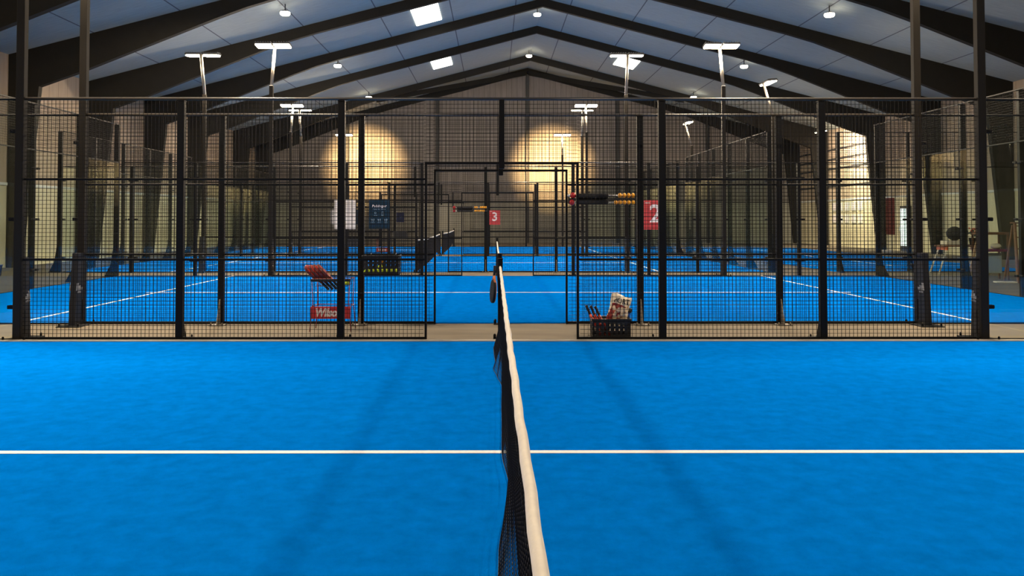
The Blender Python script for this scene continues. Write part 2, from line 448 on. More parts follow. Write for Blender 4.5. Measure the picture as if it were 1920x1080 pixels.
def fence(x, y, s, label):
    t = thing('court_fence', label, 'fence', (x, y, 0), group='mesh fences along the courts')
    for px in (-4, -2, 2, 4):
        p = place('post', PM[s], t, (px, 0, 0)); place('foot_plate', FT[s], p)
    for b, me in WM.items(): place('mesh_panel', me, t)
    for sd in (-1, 1):
        place('rail', RM[(sd, .034)], t, (0, 0, .022)); place('rail', RM[(sd, .026)], t, (0, 0, 1.0)); place('rail', RM[(sd, .026)], t, (0, 0, 2.0))
        place('gate_jamb', JAMB, t, (sd*G, 0, 0))
    place('top_rail', TOPR, t, (0, 0, 3.005)); place('gate_lintel', LINT, t, (0, 0, 2.2)); place('gate_hanger', HANG, t, (0, 0, 2.13))
    return t
fence(0, 10, 1, 'tall black mesh fence with an open gateway across the nearest court, closest fence')
fence(0, Y2, -1, 'black mesh fence along the near side of the second court, just behind the closest fence')
fence(0, Y2+10, 1, 'black mesh fence along the far side of the second court')
fence(DX, Y3, -1, 'black mesh fence along the near side of the third court')
fence(DX, Y3+10, 1, 'black mesh fence along the far side of the third court')
fence(DX, Y4, -1, 'black mesh fence along the near side of the farthest court')
fence(DX, Y4+10, 1, 'black mesh fence of the farthest court, closest to the gable wall')

# --- glazed parts
CL = MB()
CL.tube([(.0, 0, 0), (.115, 0, 0)], .001, 6); CL = MB()
CL.bbox(.02, .13, -.03, -.008, -.024, .024, .009); CL.bbox(.02, .13, .018, .03, -.024, .024, .005)
CL.tube([(.1, -.036, 0), (.1, .036, 0)], .009, 8)
CLM = CL.mesh('glass_clamp', M_black)
CLM2 = MB(); CLM2.v, CLM2.f, CLM2.mi, CLM2.sm = [(-a, b, c) for a, b, c in CL.v], [f[::-1] for f in CL.f], CL.mi, CL.sm
CLM2 = CLM2.mesh('glass_clamp', M_black)
GP = MB().box(.03, 1.97, -.006, .006, .02, 2.98).mesh('glass_panel', M_glass)
def corner_glass(x, y, side, s, label):
    """side: which end of the court (-1 left, 1 right); 4 m of 3 m high glass along the long side"""
    t = thing('side_glass_wall', label, 'glass wall', (x+side*6, y, 0), 0 if side > 0 else PI, 'glass walls at the court corners')
    ss = s if side > 0 else -s
    for k in range(2): place('glass_panel', GP, t, (2*k, 0, 0))
    m = MB(); m.bbox(-.04, .04, .008 if ss > 0 else -.12, .12 if ss > 0 else -.008, 0, 3.0, .005)
    place('post', m.mesh('post', M_black), t, (2, 0, 0))
    MB().tube([(.05, 0, 3.0), (3.95, 0, 3.0)], .014, 8).obj('top_rail', M_black, t)
    MB().box(.05, 3.95, -.012, .012, 0, .02).obj('bottom_rail', M_black, t)
    for z in (.41, 1.5, 2.6):
        place('glass_clamp', CLM, t, (0, 0, z)); place('glass_clamp', CLM, t, (2, 0, z)); place('glass_clamp', CLM2, t, (2, 0, z))
for sd, w in ((-1, 'left'), (1, 'right')):
    corner_glass(0, 10, sd, 1, 'clear glass wall at the far %s corner of the nearest court' % w)
    corner_glass(0, Y2, sd, -1, 'clear glass wall at the near %s corner of the second court' % w)
    corner_glass(0, Y2+10, sd, 1, 'clear glass wall at the far %s corner of the second court' % w)
    corner_glass(DX, Y3, sd, -1, 'clear glass wall at the near %s corner of the third court' % w)
    corner_glass(DX, Y3+10, sd, 1, 'clear glass wall at the far %s corner of the third court' % w)
    corner_glass(DX, Y4, sd, -1, 'clear glass wall at the near %s corner of the farthest court' % w)

EP = MB(); EP.bbox(-.04, .04, .012, .13, 0, 4.0, .005)
EP.prism([(.13, 0), (.36, 0), (.34, .03), (.20, .30), (.13, .75)], -.03, .03, 'x')
EPM = EP.mesh('post', M_black)
EW = wires(.03, 1.97, 3.03, 3.98, .05, .0022).mesh('mesh_panel', M_wire)
def end_wall(x, y, side, label, n=5, rot=None):
    """runs along +local x for n*2 m; posts on +local y (outside)"""
    rz = (PI/2 if side < 0 else -PI/2) if rot is None else rot
    yy = y if side < 0 else y+2*n
    if rot is not None: yy = y
    t = thing('end_glass_wall', label, 'glass wall', (x, yy, 0), rz, 'glass end walls of the courts')
    for k in range(n):
        place('glass_panel', GP, t, (2*k, 0, 0)); place('mesh_panel', EW, t, (2*k, 0, 0))
    for k in range(n+1):
        place('post', EPM, t, (2*k, 0, 0))
        for z in (.41, 1.5, 2.6):
            if k < n: place('glass_clamp', CLM, t, (2*k, 0, z))
            if k > 0: place('glass_clamp', CLM2, t, (2*k, 0, z))
    for z in (3.0, 4.0): MB().bbox(0, 2*n, -.014, .014, -.014, .014, .003).obj('rail', M_black, t, (0, 0, z))
    MB().box(0, 2*n, -.012, .012, 0, .02).obj('rail', M_black, t)
end_wall(-10, Y2, -1, 'glass end wall with mesh above, left end of the second court')
end_wall(10, Y2, 1, 'glass end wall with mesh above, right end of the second court')
end_wall(DX-10, Y3, -1, 'glass end wall with mesh above, left end of the third court')
end_wall(DX+10, Y3, 1, 'glass end wall with mesh above, right end of the third court')
end_wall(DX-10, Y4, -1, 'glass end wall with mesh above, left end of the farthest court')
end_wall(DX+10, Y4, 1, 'glass end wall with mesh above, right end of the farthest court')
end_wall(15.75, 23.35, 0, 'glass end wall with mesh above, near end of the turned court at the right', n=3, rot=PI)

# --- floodlight poles
ARM_H, TOP_H = 5.05, 6.15
POW = 315
def floodlight(x, y, rz, label, power=POW, pad=(.22, .15), tilt=6, aim=46, logo=True, back=0, head=True):
    """local +y = outward (away from the court it lights)"""
    t = thing('floodlight_pole', label, 'floodlight', (x, y, 0), rz, 'floodlight poles of the courts')
    m = MB(); m.bbox(-.05, .05, -.05, .05, 0, ARM_H, .008); m.obj('pole', M_pole, t)
    p0, p1 = Vector((0, 0, ARM_H-.02)), Vector((0, .33, TOP_H))
    m = MB(); m.tube([p0, p1], .042, 10); m.obj('arm', M_arm, t)
    m = MB(); m.bbox(-.16, .16, -.13, pad[0]+.12, 0, .014, .003)
    for bx in (-.13, .13):
        for by in (-.1, pad[0]+.08): m.lathe([(.014, 0), (.014, .035), (.008, .045)], 8, (bx, by, .012))
    m.obj('base_plate', M_black, t)
    # padded gusset with a hand slot
    m = MB(); a, b = pad
    z1, z2, z3, z4 = .015, .07, .36, 1.02
    ex = lambda z: a + (b-a)*z/z4
    m.prism([(.05, z1), (ex(z1), z1), (ex(z2), z2), (.05, z2)], -.045, .045, 'x')
    m.prism([(.075, z2), (ex(z2), z2), (ex(z3), z3), (.075, z3)], -.045, .045, 'x')
    m.prism([(.05, z3), (ex(z3), z3), (ex(z4), z4), (.05, z4)], -.045, .045, 'x')
    g = m.obj('padded_gusset', M_pad, t)
    if logo:
        for sx in (-1, 1):
            q = MB(); xx = sx*.0465; w = a-.05-.03
            cy = .05+(a-.05)*.5; u = w/1.9
            for k, hgt in enumerate((.035, .065, .10)):
                base = cy-u*.9+k*u*.62
                pr = [(base, 0), (base+u*.50, 0), (base+u*.50-.30*hgt+.01, hgt), (base-.30*hgt+.005, hgt)]
                pr = [(yy, .50+zz) for yy, zz in pr]
                if sx < 0: pr = pr[::-1]
                q.prism(pr, xx-.001, xx+.001, 'x')
            q.obj('three_stripe_mark', M_logo, g)
            text('logo_text', 'adidas', .042, M_logo, g, (xx, cy, .475), (PI/2, 0, PI/2*sx), depth=.002, bold=.0008)
    if head:
        ta = math.radians(tilt)
        for sx in (-1, 1):
            h = MB(); h.bbox(-.225, .225, -.17, .17, 0, .045, .012)
            for k in range(7): h.box(-.2+k*.066-.004, -.2+k*.066+.004, -.15, .15, .045, .075)
            ho = h.obj('lamp_head', M_housing, t, (sx*.245, .16, TOP_H), (-math.radians(tilt), 0, 0))
            l = MB(); l.bbox(-.205, .205, -.15, .15, -.04, 0, .016); l.obj('lamp_lens', M_lens, ho)
        br = MB(); br.box(-.26, .26, .12, .20, TOP_H-.0, TOP_H+.035); br.obj('bracket', M_black, t)
    L = bpy.data.lights.new('flood_light', 'AREA'); L.shape = 'RECTANGLE'; L.size = .9; L.size_y = .3; L.energy = power
    L.color = (1, .80, .56); L.spread = math.radians(165)
    lo = bpy.data.objects.new('flood_light', L); COL.objects.link(lo); lo.parent = t
    lo.location = (0, .14, TOP_H-.10); lo.rotation_euler = (-math.radians(aim), 0, 0)
    if back:  # added spot without a lamp head, makes the bright patch on the gable
        S = bpy.data.lights.new('gable_glow_helper', 'SPOT'); S.energy = back; S.spot_size = math.radians(46); S.spot_blend = 1.0
        S.color = (1, .64, .27); S.shadow_soft_size = .1
        so = bpy.data.objects.new('gable_glow_helper', S); COL.objects.link(so); so.parent = t
        so.location = (0, .36, TOP_H-.1); so.rotation_euler = (math.radians(81), 0, 0)
    return t
P0, P1 = (.20, .14), (.27, .18)
for sd, w in ((-1, 'left'), (1, 'right')):
    floodlight(sd*6, 0, PI, 'floodlight pole at the near side of the nearest court, beside the viewer at the %s' % w, pad=P0, power=150)
    floodlight(sd*6, 10, 0, 'tall black pole with padded base at the %s end of the closest fence' % w, pad=P0, power=400 if sd < 0 else 290)
    floodlight(sd*6, Y2, PI, 'tall black pole with padded base at the %s end of the second fence' % w, pad=P1)
    floodlight(sd*6, Y2+10, 0, 'lit twin-head floodlight on the far %s pole of the second court, brightest pair' % w)
    floodlight(DX+sd*6, Y3, PI, 'twin-head floodlight seen from behind on the near %s pole of the third court' % w, pad=P1)
    floodlight(DX+sd*6, Y3+10, 0, 'lit twin-head floodlight on the far %s pole of the third court' % w)
    floodlight(DX+sd*6, Y4, PI, 'twin-head floodlight seen from behind on the near %s pole of the farthest court' % w, pad=P1)
    floodlight(DX+sd*6, Y4+10, 0, 'distant twin-head floodlight at the far %s of the last court, before the gable wall' % w, back=14000)
floodlight(9.4, 27.7, PI/2, 'nearer angled floodlight on a bent pole beside the turned right-hand court', power=150, logo=False)
floodlight(9.4, 39.3, PI/2, 'farther angled floodlight on a bent pole beside the turned right-hand court', power=150, logo=False)
floodlight(17.35, 43.3, PI/2, 'small floodlight at the far right, before the brightly lit strip of side wall', power=700, logo=False, aim=62)

# ------------------------------------------------------------------ nets
def lerp_tab(tab, y):
    if y <= tab[0][0]: return tab[0][1]
    for (a, va), (b, vb) in zip(tab, tab[1:]):
        if y <= b:
            t = (y-a)/(b-a); t = t*t*(3-2*t); return va+(vb-va)*t
    return tab[-1][1]
FLAT = [(0, 0), (10, 0)]
def net(x, y0, label, bulge=FLAT, zend=.92, zmid=.885, lift=FLAT, rough=True, dens=.045):
    t = thing('padel_net', label, 'net', (x, y0, 0), group='nets of the courts')
    ztop = lambda y: zmid+(zend-zmid)*abs((y-5)/5)**1.5
    def pt(y, f):   # f 0 bottom .. 1 top
        zb = .02+lerp_tab(lift, y)
        z = zb+(ztop(y)-.02-zb)*f
        w = max(0, 1-f/.42)**1.3 if True else 0
        return (-.0+lerp_tab(bulge, y)*w, y, z)
    m = MB(); r = .0016; ny = int(9.8/dens); nz = 20
    for i in range(ny+1):
        y = .1+9.8*i/ny
        ps = [pt(y, f/10) for f in range(11)]
        m.tube(ps, r, 3, sm=False, cap=False)
    for k in range(nz+1):
        ps = [pt(.1+9.8*i/98, k/nz) for i in range(99)]
        m.tube(ps, r*(2.2 if k in (0,) else 1), 3, sm=False, cap=False)
    m.obj('net_mesh', M_net, t)
    b = MB()
    secs = 80
    for i in range(secs+1):
        y = .08+9.84*i/secs; wob = .0016*math.sin(i*1.7)+.001*math.sin(i*.6)
        for j in range(10):
            a = 2*PI*j/10
            b.v.append((.0148*math.cos(a)+wob, y, ztop(y)-.022+.026*math.sin(a)))
    for i in range(secs):
        for j in range(10):
            b.f.append((i*10+j, i*10+(j+1) % 10, (i+1)*10+(j+1) % 10, (i+1)*10+j)); b.mi.append(0); b.sm.append(True)
    b.f += [tuple(range(10)), tuple(range(secs*10, secs*10+10))[::-1]]; b.mi += [0, 0]; b.sm += [False, False]
    b.obj('net_band', M_band, t)
    if rough:
        c = MB()
        for i in range(42):
            y = .45+i*.225
            c.tube([(-.017, y-.012, ztop(y)-.055), (-.0185, y, ztop(y)-.036), (-.018, y+.016, ztop(y)-.018)], .0014, 4)
        c.obj('lacing', M_net, t)
    for yy in (-.02, 10.02):
        p = MB(); p.bbox(-.03, .03, -.035, .035, 0, 1.0, .006); p.box(-.035, .035, -.04, .04, 1.0, 1.012)
        po = p.obj('net_post', M_black, t, (0, yy, 0))
        q = MB(); q.bbox(-.09, .09, -.06, .06, 0, .014, .003)
        for sx in (-1, 1): q.lathe([(.018, 0), (.018, .05), (.01, .065)], 10, (sx*.07, 0, .01))
        q.obj('base_plate', M_black, po)
BG = [(0, -.085), (2.6, -.08), (3.3, -.06), (4.3, .004), (4.95, -.03), (6, -.022), (7.1, -.012), (7.5, -.05), (7.9, -.085), (8.3, -.066), (8.8, -.078), (9.25, -.085), (9.6, -.02), (10, 0)]
net(-.018, 0, 'black net with white top band running away through the foreground of the nearest court', BG, dens=.04)
net(-.012, Y2, 'black net with white top band on the second court, in line with the nearest net', rough=False)
LF = [(0, .0), (1, .02), (4, .05), (7, .12), (8.2, .22), (9, .10), (10, .12)]
net(DX+.05, Y3, 'dark net of the third court, seen at a slant left of the gateways', lift=LF, rough=False, dens=.03)
net(DX+.05, Y4, 'dark net of the farthest court, behind the third court net', lift=LF, rough=False, dens=.03)

# ------------------------------------------------------------------ rackets
def racket_meshes(face, edge, edgemap=(0, 1, 1, 1, 0)):
    """lies in local XZ: butt of the grip at origin, head towards +z; thickness along y (.038)"""
    T = .019; H = MB(); n = 28
    prof = []
    for i in range(n):
        a = 2*PI*i/n
        r = .128*(1+.05*math.cos(2*a))
        prof.append((r*math.sin(a)*1.0, .315+.145*math.cos(a)*-1))
    # bevelled plate
    rings = [(.88, T), (.97, T*.92), (1., T*.6), (1., -T*.45), (.97, -T*.9), (.88, -T)]
    cx, cz = 0, .315
    vs = []
    for sc, y in rings: vs += [(cx+(x-cx)*sc, y, cz+(z-cz)*sc) for x, z in prof]
    H.v = vs
    for k in range(5):
        for j in range(n):
            H.f.append((k*n+j, k*n+(j+1) % n, (k+1)*n+(j+1) % n, (k+1)*n+j)); H.mi.append(edgemap[k]); H.sm.append(False)
    H.f += [tuple(range(n))[::-1], tuple(range(5*n, 6*n))]; H.mi += [0, 0]; H.sm += [False]*2
    # drilled holes shown as small dark discs sunk in the face
    for ix in range(-3, 4):
        for iz in range(-3, 4):
            if (ix*.026)**2+(iz*.028)**2 < .085**2:
                for y in (T+.0004, -T-.0004):
                    c = (ix*.026, cz+iz*.028)
                    ring = [(c[0]+.006*math.cos(w*PI/4), y, c[1]+.006*math.sin(w*PI/4)) for w in range(8)]
                    H.add(ring, [tuple(range(8)) if y < 0 else tuple(range(8))[::-1]], 2)
    head = H.mesh('racket_head', [face, edge, M_grip])
    Th = MB(); Th.tube([(-.07, 0, .205), (-.03, 0, .16), (-.012, 0, .125)], [.014, .014, .014], 8)
    Th.tube([(.07, 0, .205), (.03, 0, .16), (.012, 0, .125)], .014, 8); th = Th.mesh('throat', edge)
    Gp = MB(); Gp.lathe([(.017, 0), (.019, .004), (.0175, .015), (.0165, .12), (.015, .14)], 10)
    for k in range(7): Gp.lathe([(.0178, k*.017+.012), (.0172, k*.017+.02)], 10)
    gp = Gp.mesh('grip', M_grip)
    return head, th, gp
R_red = racket_meshes(M_rred, M_rdark); R_mix = racket_meshes(M_rdark, M_rred); R_blk = racket_meshes(M_rblk, M_rorange, (0, 1, 0, 0, 0))
def racket(meshes, loc, mtx, label, group=None):
    t = thing('padel_racket', label, 'racket', group=group)
    t.matrix_world = Matrix.Translation(loc) @ mtx
    place('racket_head', meshes[0], t); place('throat', meshes[1], t); place('grip', meshes[2], t)
    return t
def basis(xa, ya, za): return Matrix((xa, ya, za)).transposed().to_4x4()
def dirmtx(z, y):
    z = Vector(z).normalized(); y = Vector(y); y = (y - z*y.dot(z)).normalized(); x = y.cross(z)
    return basis(x, y, z)

# ------------------------------------------------------------------ ball stand with racket pile
def ball_stand(x, y, label, back=False):
    t = thing('ball_stand', label, 'ball stand', (x, y, 0), group='red ball stands')
    w, d = .255, .17
    m = MB()
    for sx in (-1, 1):
        for sy in (-1, 1):
            lg = MB(); lg.tube([(sx*(w+.02), sy*(d+.02), 0), (sx*(w-.015), sy*d, .40), (sx*w, sy*d, .70)], .0065, 6); lg.obj('leg', M_standred, t)
    rim = MB()
    for z in (.70, .33):
        rim.tube([(-w, -d, z), (w, -d, z)], .006, 6); rim.tube([(-w, d, z), (w, d, z)], .006, 6)
        rim.tube([(-w, -d, z), (-w, d, z)], .006, 6); rim.tube([(w, -d, z), (w, d, z)], .006, 6)
    rim.obj('frame', M_standred, t)
    k = MB()
    for i in range(7):
        xx = -w+2*w*i/6
        k.tube([(xx, -d, .70), (xx*.85, -d*.8, .60), (xx*.85, d*.8, .60), (xx, d, .70)], .0018, 4)
    for i in range(5):
        yy = -d+2*d*i/4
        k.tube([(-w, yy, .70), (-w*.85, yy*.8, .60), (w*.85, yy*.8, .60), (w, yy, .70)], .0018, 4)
    k.obj('wire_basket', M_crate, t)
    rb = MB(); rb.bbox(-w-.01, w+.01, -d-.012, -d-.002, .665, .70, .003); rb.obj('rim_plate', M_crate, t)
    p = MB(); p.bbox(-w-.012, w+.012, -d-.010, -d-.002, .17, .33, .002)
    pl = p.obj('banner', M_red, t)
    text('lettering', 'Wilson', .150, M_signw, pl, (-.035, -d-.012, .250), depth=.002, shear=.25, bold=.006, sx=.80)
    return t
ball_stand(-2.28, 10.95, 'red wire ball stand with a white lettered banner, between the two nearest fences')
ball_stand(-4.66, 33.9, 'small distant red ball stand with lettered banner, beyond the third court')
for i in range(4):
    ax = (-.70, 0, .71)
    o = Vector((-2.335+i*.054, 10.93, .545+i*.004)) 
    racket(R_red if i % 2 else R_red, o, dirmtx(ax, (.7, .06*(i-1.5), .7)),
           'red padel racket with black grip in the near ball stand, %s' % ('leftmost of the four', 'second from the left', 'third from the left', 'rightmost of the four')[i], 'red rackets on the ball stand')
bm = MB().sphere((0, 0, 0), .033, 14, 10).mesh('tennis_ball', M_ball)
for i, (x, y) in enumerate(((-2.17, 11.03), (-2.12, 10.97), (-2.08, 10.90))):
    tag(place('tennis_ball', bm, None, (x, y, .641)), 'yellow tennis ball in the wire basket of the near ball stand, beside the rackets', 'ball', 'balls in the ball stand')

# ------------------------------------------------------------------ crates
def crate(x, y, z, w, d, h, label, hang=0, grp='black plastic crates', rows=3):
    """front wall towards -y; stacked slots in the walls"""
    t = thing('plastic_crate', label, 'crate', (x, y, z), group=grp)
    m = MB(); th = .008
    nh = max(6, int(w/.062)); 
    def wall(x0, x1, fy0, fy1, axis):
        L = x1-x0; n = max(3, round(L/.062)); cw = L/n
        zz = [0] + [h*.16+(h*.72)*k/rows for k in range(rows+1)] + [h]
        def bx(a, b, c, e):
            if axis == 'x': m.box(a, b, fy0, fy1, c, e)
            else: m.box(fy0, fy1, a, b, c, e)
        bx(x0, x1, 0, h*.16); bx(x0, x1, h*.86, h)
        for k in range(rows):
            z0 = h*.16+h*.70*k/rows; z1 = h*.16+h*.70*(k+1)/rows
            bx(x0, x1, z0+(z1-z0)*.72, z1)
            for i in range(n+1):
                a = x0+cw*i
                bx(max(x0, a-cw*.27), min(x1, a+cw*.27), z0, z0+(z1-z0)*.72)
    wall(-w/2, w/2, -d/2, -d/2+th, 'x'); wall(-w/2, w/2, d/2-th, d/2, 'x')
    wall(-d/2, d/2, -w/2, -w/2+th, 'y'); wall(-d/2, d/2, w/2-th, w/2, 'y')
    m.box(-w/2, w/2, -d/2, d/2, 0, .008)
    m.obj('crate_body', M_crate, t)
    r = MB(); e = .012
    r.bbox(-w/2-e, w/2+e, -d/2-e, -d/2+.004, h-.025, h, .003); r.bbox(-w/2-e, w/2+e, d/2-.004, d/2+e, h-.025, h, .003)
    r.bbox(-w/2-e, -w/2+.004, -d/2, d/2, h-.025, h, .003); r.bbox(w/2-.004, w/2+e, -d/2, d/2, h-.025, h, .003)
    r.obj('crate_rim', M_crate, t)
    if hang:
        for sx in (-.35, .35):
            MB().tube([(sx*w, hang*(d/2+.012), h-.03), (sx*w, hang*(d/2+.014), h+.02), (sx*w, hang*(d/2+.05), h+.022), (sx*w, hang*(d/2+.05), h-.02)], .005, 6).obj('hook', M_rod, t)
    return t
crate(1.387, 10.29, 0.0, .475, .33, .245, 'black slotted crate on the floor behind the closest fence, right of the gateway')
crate(-1.675, Y2-.215, .725, .50, .33, .27, 'black slotted crate of yellow balls hanging on the second fence, left of the gateway', hang=1)
crate(-3.86, Y3+9.8, .74, .52, .3, .28, 'distant dark crate hanging on a fence right of the distant ball stand', hang=1)
crate(-5.72, Y3+9.8, .40, .52, .3, .33, 'distant dark crate hanging on a fence left of the distant ball stand', hang=1)
k = 0
for j in range(3):
    for i in range(7):
        tag(place('tennis_ball', bm, None, (-1.88+i*.068+.004*(j % 2), Y2-.33+j*.072, .767+.001*k)), 'yellow-green tennis ball in the bottom of the crate on the second fence', 'ball', 'balls in the hanging crate'); k = (k*7+3) % 4
tag(place('tennis_ball', bm, None, (-1.68, Y2-.335, .835)), 'yellow tennis ball lying on top of the bottom layer in the hanging crate', 'ball')
m = MB(); m.lathe([(.05, 0), (.052, .004), (.02, .05), (.014, .10)], 16)
c = m.obj('training_cone', M_orange, loc=(-1.655, Y2-.30, .96), rot=(math.radians(168), .2, 0)); tag(c, 'small orange training cone upside down on the crate hung on the second fence', 'cone')
# rackets, bag and bottle in the floor crate
for i in range(3):
    x0 = 1.15+i*.060
    racket(R_mix, Vector((x0-.07, 10.27+.02*i, .40-.008*i)), dirmtx((.36, .02, -.80), (.8, .05, .36)),
           'padel racket standing head down in the floor crate, %s handle' % ('leftmost', 'middle', 'rightmost')[i], 'rackets in the floor crate')
def snack_bag():
    t = thing('snack_bag', 'crumpled cream and red snack bag with black lettering standing in the floor crate', 'bag', (1.452, 10.25, .165))
    t.rotation_euler = (0, math.radians(13), 0)
    W, H, D = .265, .375, .07; nx, nz = 44, 60
    rnd = random.Random(3)
    blobs = [(rnd.uniform(-.09, .11), rnd.uniform(.04, .22), rnd.uniform(.016, .028), rnd.uniform(.5, 1.6)) for _ in range(27)]
    m = MB()
    def surf(u, v, s):
        x = (u-.5)*W*(1-.05*math.sin(PI*v)+.02*math.sin(9*v)); z = v*H
        puff = (max(0, math.sin(PI*u))**.55)*(max(0, math.sin(PI*min(1, v*1.0)))**.5)
        y = s*D*puff*(1+.10*math.sin(7*u+5*v)+.08*math.sin(19*u-11*v))+.006*math.sin(23*u+9*v)*puff
        return (x, y, z+.012*math.sin(6*u)*v)
    for s in (-1, 1):
        o = len(m.v)
        for j in range(nz+1):
            for i in range(nx+1): m.v.append(surf(i/nx, j/nz, s))
        for j in range(nz):
            for i in range(nx):
                q = (o+j*(nx+1)+i, o+j*(nx+1)+i+1, o+(j+1)*(nx+1)+i+1, o+(j+1)*(nx+1)+i)
                m.f.append(q if s < 0 else q[::-1]); m.sm.append(True)
                x, z = ((i+.5)/nx-.5)*W, (j+.5)/nz*H
                mi = 0
                if s < 0:
                    if .03 < z < .255 and x < .105-(.255-z)*.12 and x > -.105-(.255-z)*.15: mi = 1
                    if z < .17 and x > .035+z*.15: mi = 0
                    for bx, bz, br, ba in blobs:
                        if ((x-bx)/br)**2+((z-bz)/(br*ba))**2 < 1: mi = 2
                m.mi.append(mi)
    b = m.obj('bag_body', [M_bag, M_bagred, M_bagpop], t)
    # lettering bent onto the front surface
    me = text_mesh('PORT', .088, .0006, 0, .002, 1.0)
    for vtx in me.vertices:
        x, z = vtx.co.x*.9+.005, vtx.co.y+.302
        u, v = x/W+.5, z/H
        vtx.co = (x, surf(min(.97, max(.03, u)), v, -1)[1]-.003+vtx.co.z*.5, z)
    me.materials.clear(); me.materials.append(M_ink); place('lettering', me, t)
snack_bag()
m = MB(); m.lathe([(.034, 0), (.036, .01), (.036, .14), (.028, .17), (.016, .185), (.016, .2)], 16)
t = thing('drink_bottle', 'blue drink bottle with black cap leaning behind the snack bag', 'bottle', (1.575, 10.38, .13)); t.rotation_euler = (0, math.radians(22), 0)
m.obj('bottle_body', M_bluebottle, t); MB().lathe([(.03, .185), (.032, .19), (.032, .225), (.02, .24)], 16).obj('cap', M_crate, t)
# racket hung on the far net post
racket(R_blk, Vector((-.085, 9.86, .93)), dirmtx((-.07, .03, -1), (1, .22, -.07)), 'black padel racket with orange edge hanging beside the far post of the nearest net')

# ------------------------------------------------------------------ bead scoreboards
def abacus(x, y, z, label, red_at, yel):
    t = thing('bead_scoreboard', label, 'scoreboard', (x, y, z), group='bead scoreboards on the fences')
    L = .97
    for k, zz in enumerate((.05, -.05)):
        MB().tube([(0, 0, zz), (L, 0, zz)], .008, 8).obj('rod', M_rod, t)
    m = MB(); m.bbox(.0, L, .012, .028, -.012, .012, .003); m.bbox(0, .02, -.02, .03, -.07, .07, .004); m.bbox(L-.02, L, -.02, .03, -.07, .07, .004)
    m.obj('backing_bar', M_crate, t)
    m = MB(); m.bbox(.11, .575, -.05, .03, .004, .078, .02); m.bbox(.11, .575, -.05, .03, -.078, -.004, .02); m.obj('score_sleeve', M_crate, t)
    for zz, xs in zip((.05, -.05), red_at):
        for bx in xs: MB().sphere((bx, 0, zz), .043, 16, 10).obj('red_bead', M_beadred, t)
    for zz, xs in zip((.05, -.05), yel):
        for bx in xs: MB().sphere((bx, 0, zz), .036 if len(xs) < 6 else .031, 16, 10, s=(.8, 1, 1)).obj('yellow_bead', M_bead, t)
    for zz, bx in ((.05, .012), (-.05, .085)): MB().sphere((bx, -.005, zz), .022, 10, 8).obj('white_bead', M_white, t)
abacus(.96, Y2-.09, 1.79, 'bead scoreboard with amber and red beads on the second fence, right of the gateway', ((.07,), (.055,)),
       ([.74+.062*i for i in range(4)], [.68+.062*i for i in range(5)]))
abacus(-1.25, Y3-.09, 1.79, 'smaller distant bead scoreboard on the near fence of the third court', ((.03,), (.03,)),
       ([.62, .67, .78, .83, .88, .93], [.62, .67, .72, .77, .82, .87]))

# ------------------------------------------------------------------ signs
def sign(name, x, y, z0, w, h, mt, label, cat, group=None):
    t = thing(name, label, cat, (x, y, z0), group=group)
    b = MB().bbox(-w/2, w/2, -.003, .003, 0, h, .0015).obj('board', mt, t)
    for sx in (-1, 1):
        for zz in (.03, h-.03): MB().tube([(sx*(w/2-.02), -.004, zz), (sx*(w/2-.02), .03, zz)], .004, 6).obj('cable_tie', M_white if name == 'court_number_sign' else M_black, b)
    return t, b
ty = Y2+10-.065
t, b = sign('court_number_sign', 4.13, ty, 1.23, .56, .78, M_red, 'red sign with a white number 2 on the far fence of the second court', 'sign', 'red court number signs')
text('number', '2', .66, M_signw, b, (.04, -.005, .40), depth=.002, bold=.012)
text('small_print', 'court', .06, M_signw, b, (-.18, -.005, .71), depth=.002, bold=.001)
t, b = sign('court_number_sign', -.05, Y4+10-.065, 1.21, .60, .79, M_red, 'red sign with a white number 3 on the fence before the gable wall', 'sign', 'red court number signs')
text('number', '3', .66, M_signw, b, (.0, -.005, .42), depth=.002, bold=.012)
text('small_print', 'court', .06, M_signw, b, (-.2, -.005, .73), depth=.002, bold=.001)
sign('poster', -4.02, ty, 1.245, .57, .77, M_poster, 'blank white poster on the far fence of the second court', 'poster', 'posters on the fences')
sign('poster', -8.72, Y4+9.93, 1.24, .60, .78, M_poster, 'distant white poster on the farthest fence, half hidden behind the nearer white poster', 'poster', 'posters on the fences')
t, b = sign('information_poster', -3.12, ty, 1.25, .54, .77, M_blue, 'dark blue poster with white heading and small symbols beside the white poster', 'poster', 'blue posters on the fences')
text('heading', 'Padelregler', .088, M_signw, b, (0, -.005, .60), depth=.002, shear=.2, bold=.001, sx=.95)
text('subheading', 'regler for banen', .05, M_blueprint, b, (0, -.005, .52), depth=.002)
def pict(cx, cz, kind):
    q = MB(); w = .012
    if kind == 0:
        q.lathe([(.03, 0), (.03, .002)], 14)
        q.xf(Matrix.Translation((cx, -.004, cz+.02)) @ Matrix.Rotation(PI/2, 4, 'X')); q.box(cx-.045, cx+.045, -.0055, -.0035, cz-.05, cz-.04)
    elif kind == 1:
        q.box(cx-.025, cx-.017, -.0055, -.0035, cz-.03, cz+.05); q.box(cx+.017, cx+.025, -.0055, -.0035, cz-.03, cz+.05)
        q.box(cx-.017, cx+.017, -.0055, -.0035, cz+.042, cz+.05); q.box(cx-.035, cx+.035, -.0055, -.0035, cz-.05, cz-.04)
    else:
        q.prism([(cx-.045, cz+.04), (cx-.02, cz-.03), (cx+.0, cz+.03)], -.0055, -.0035, 'y')
        q.prism([(cx+.01, cz-.03), (cx+.04, cz-.01), (cx+.045, cz+.04), (cx+.02, cz+.045)], -.0055, -.0035, 'y')
        q.box(cx-.05, cx+.05, -.0055, -.0035, cz-.06, cz-.052)
    q.obj('symbol', M_blueprint, b)
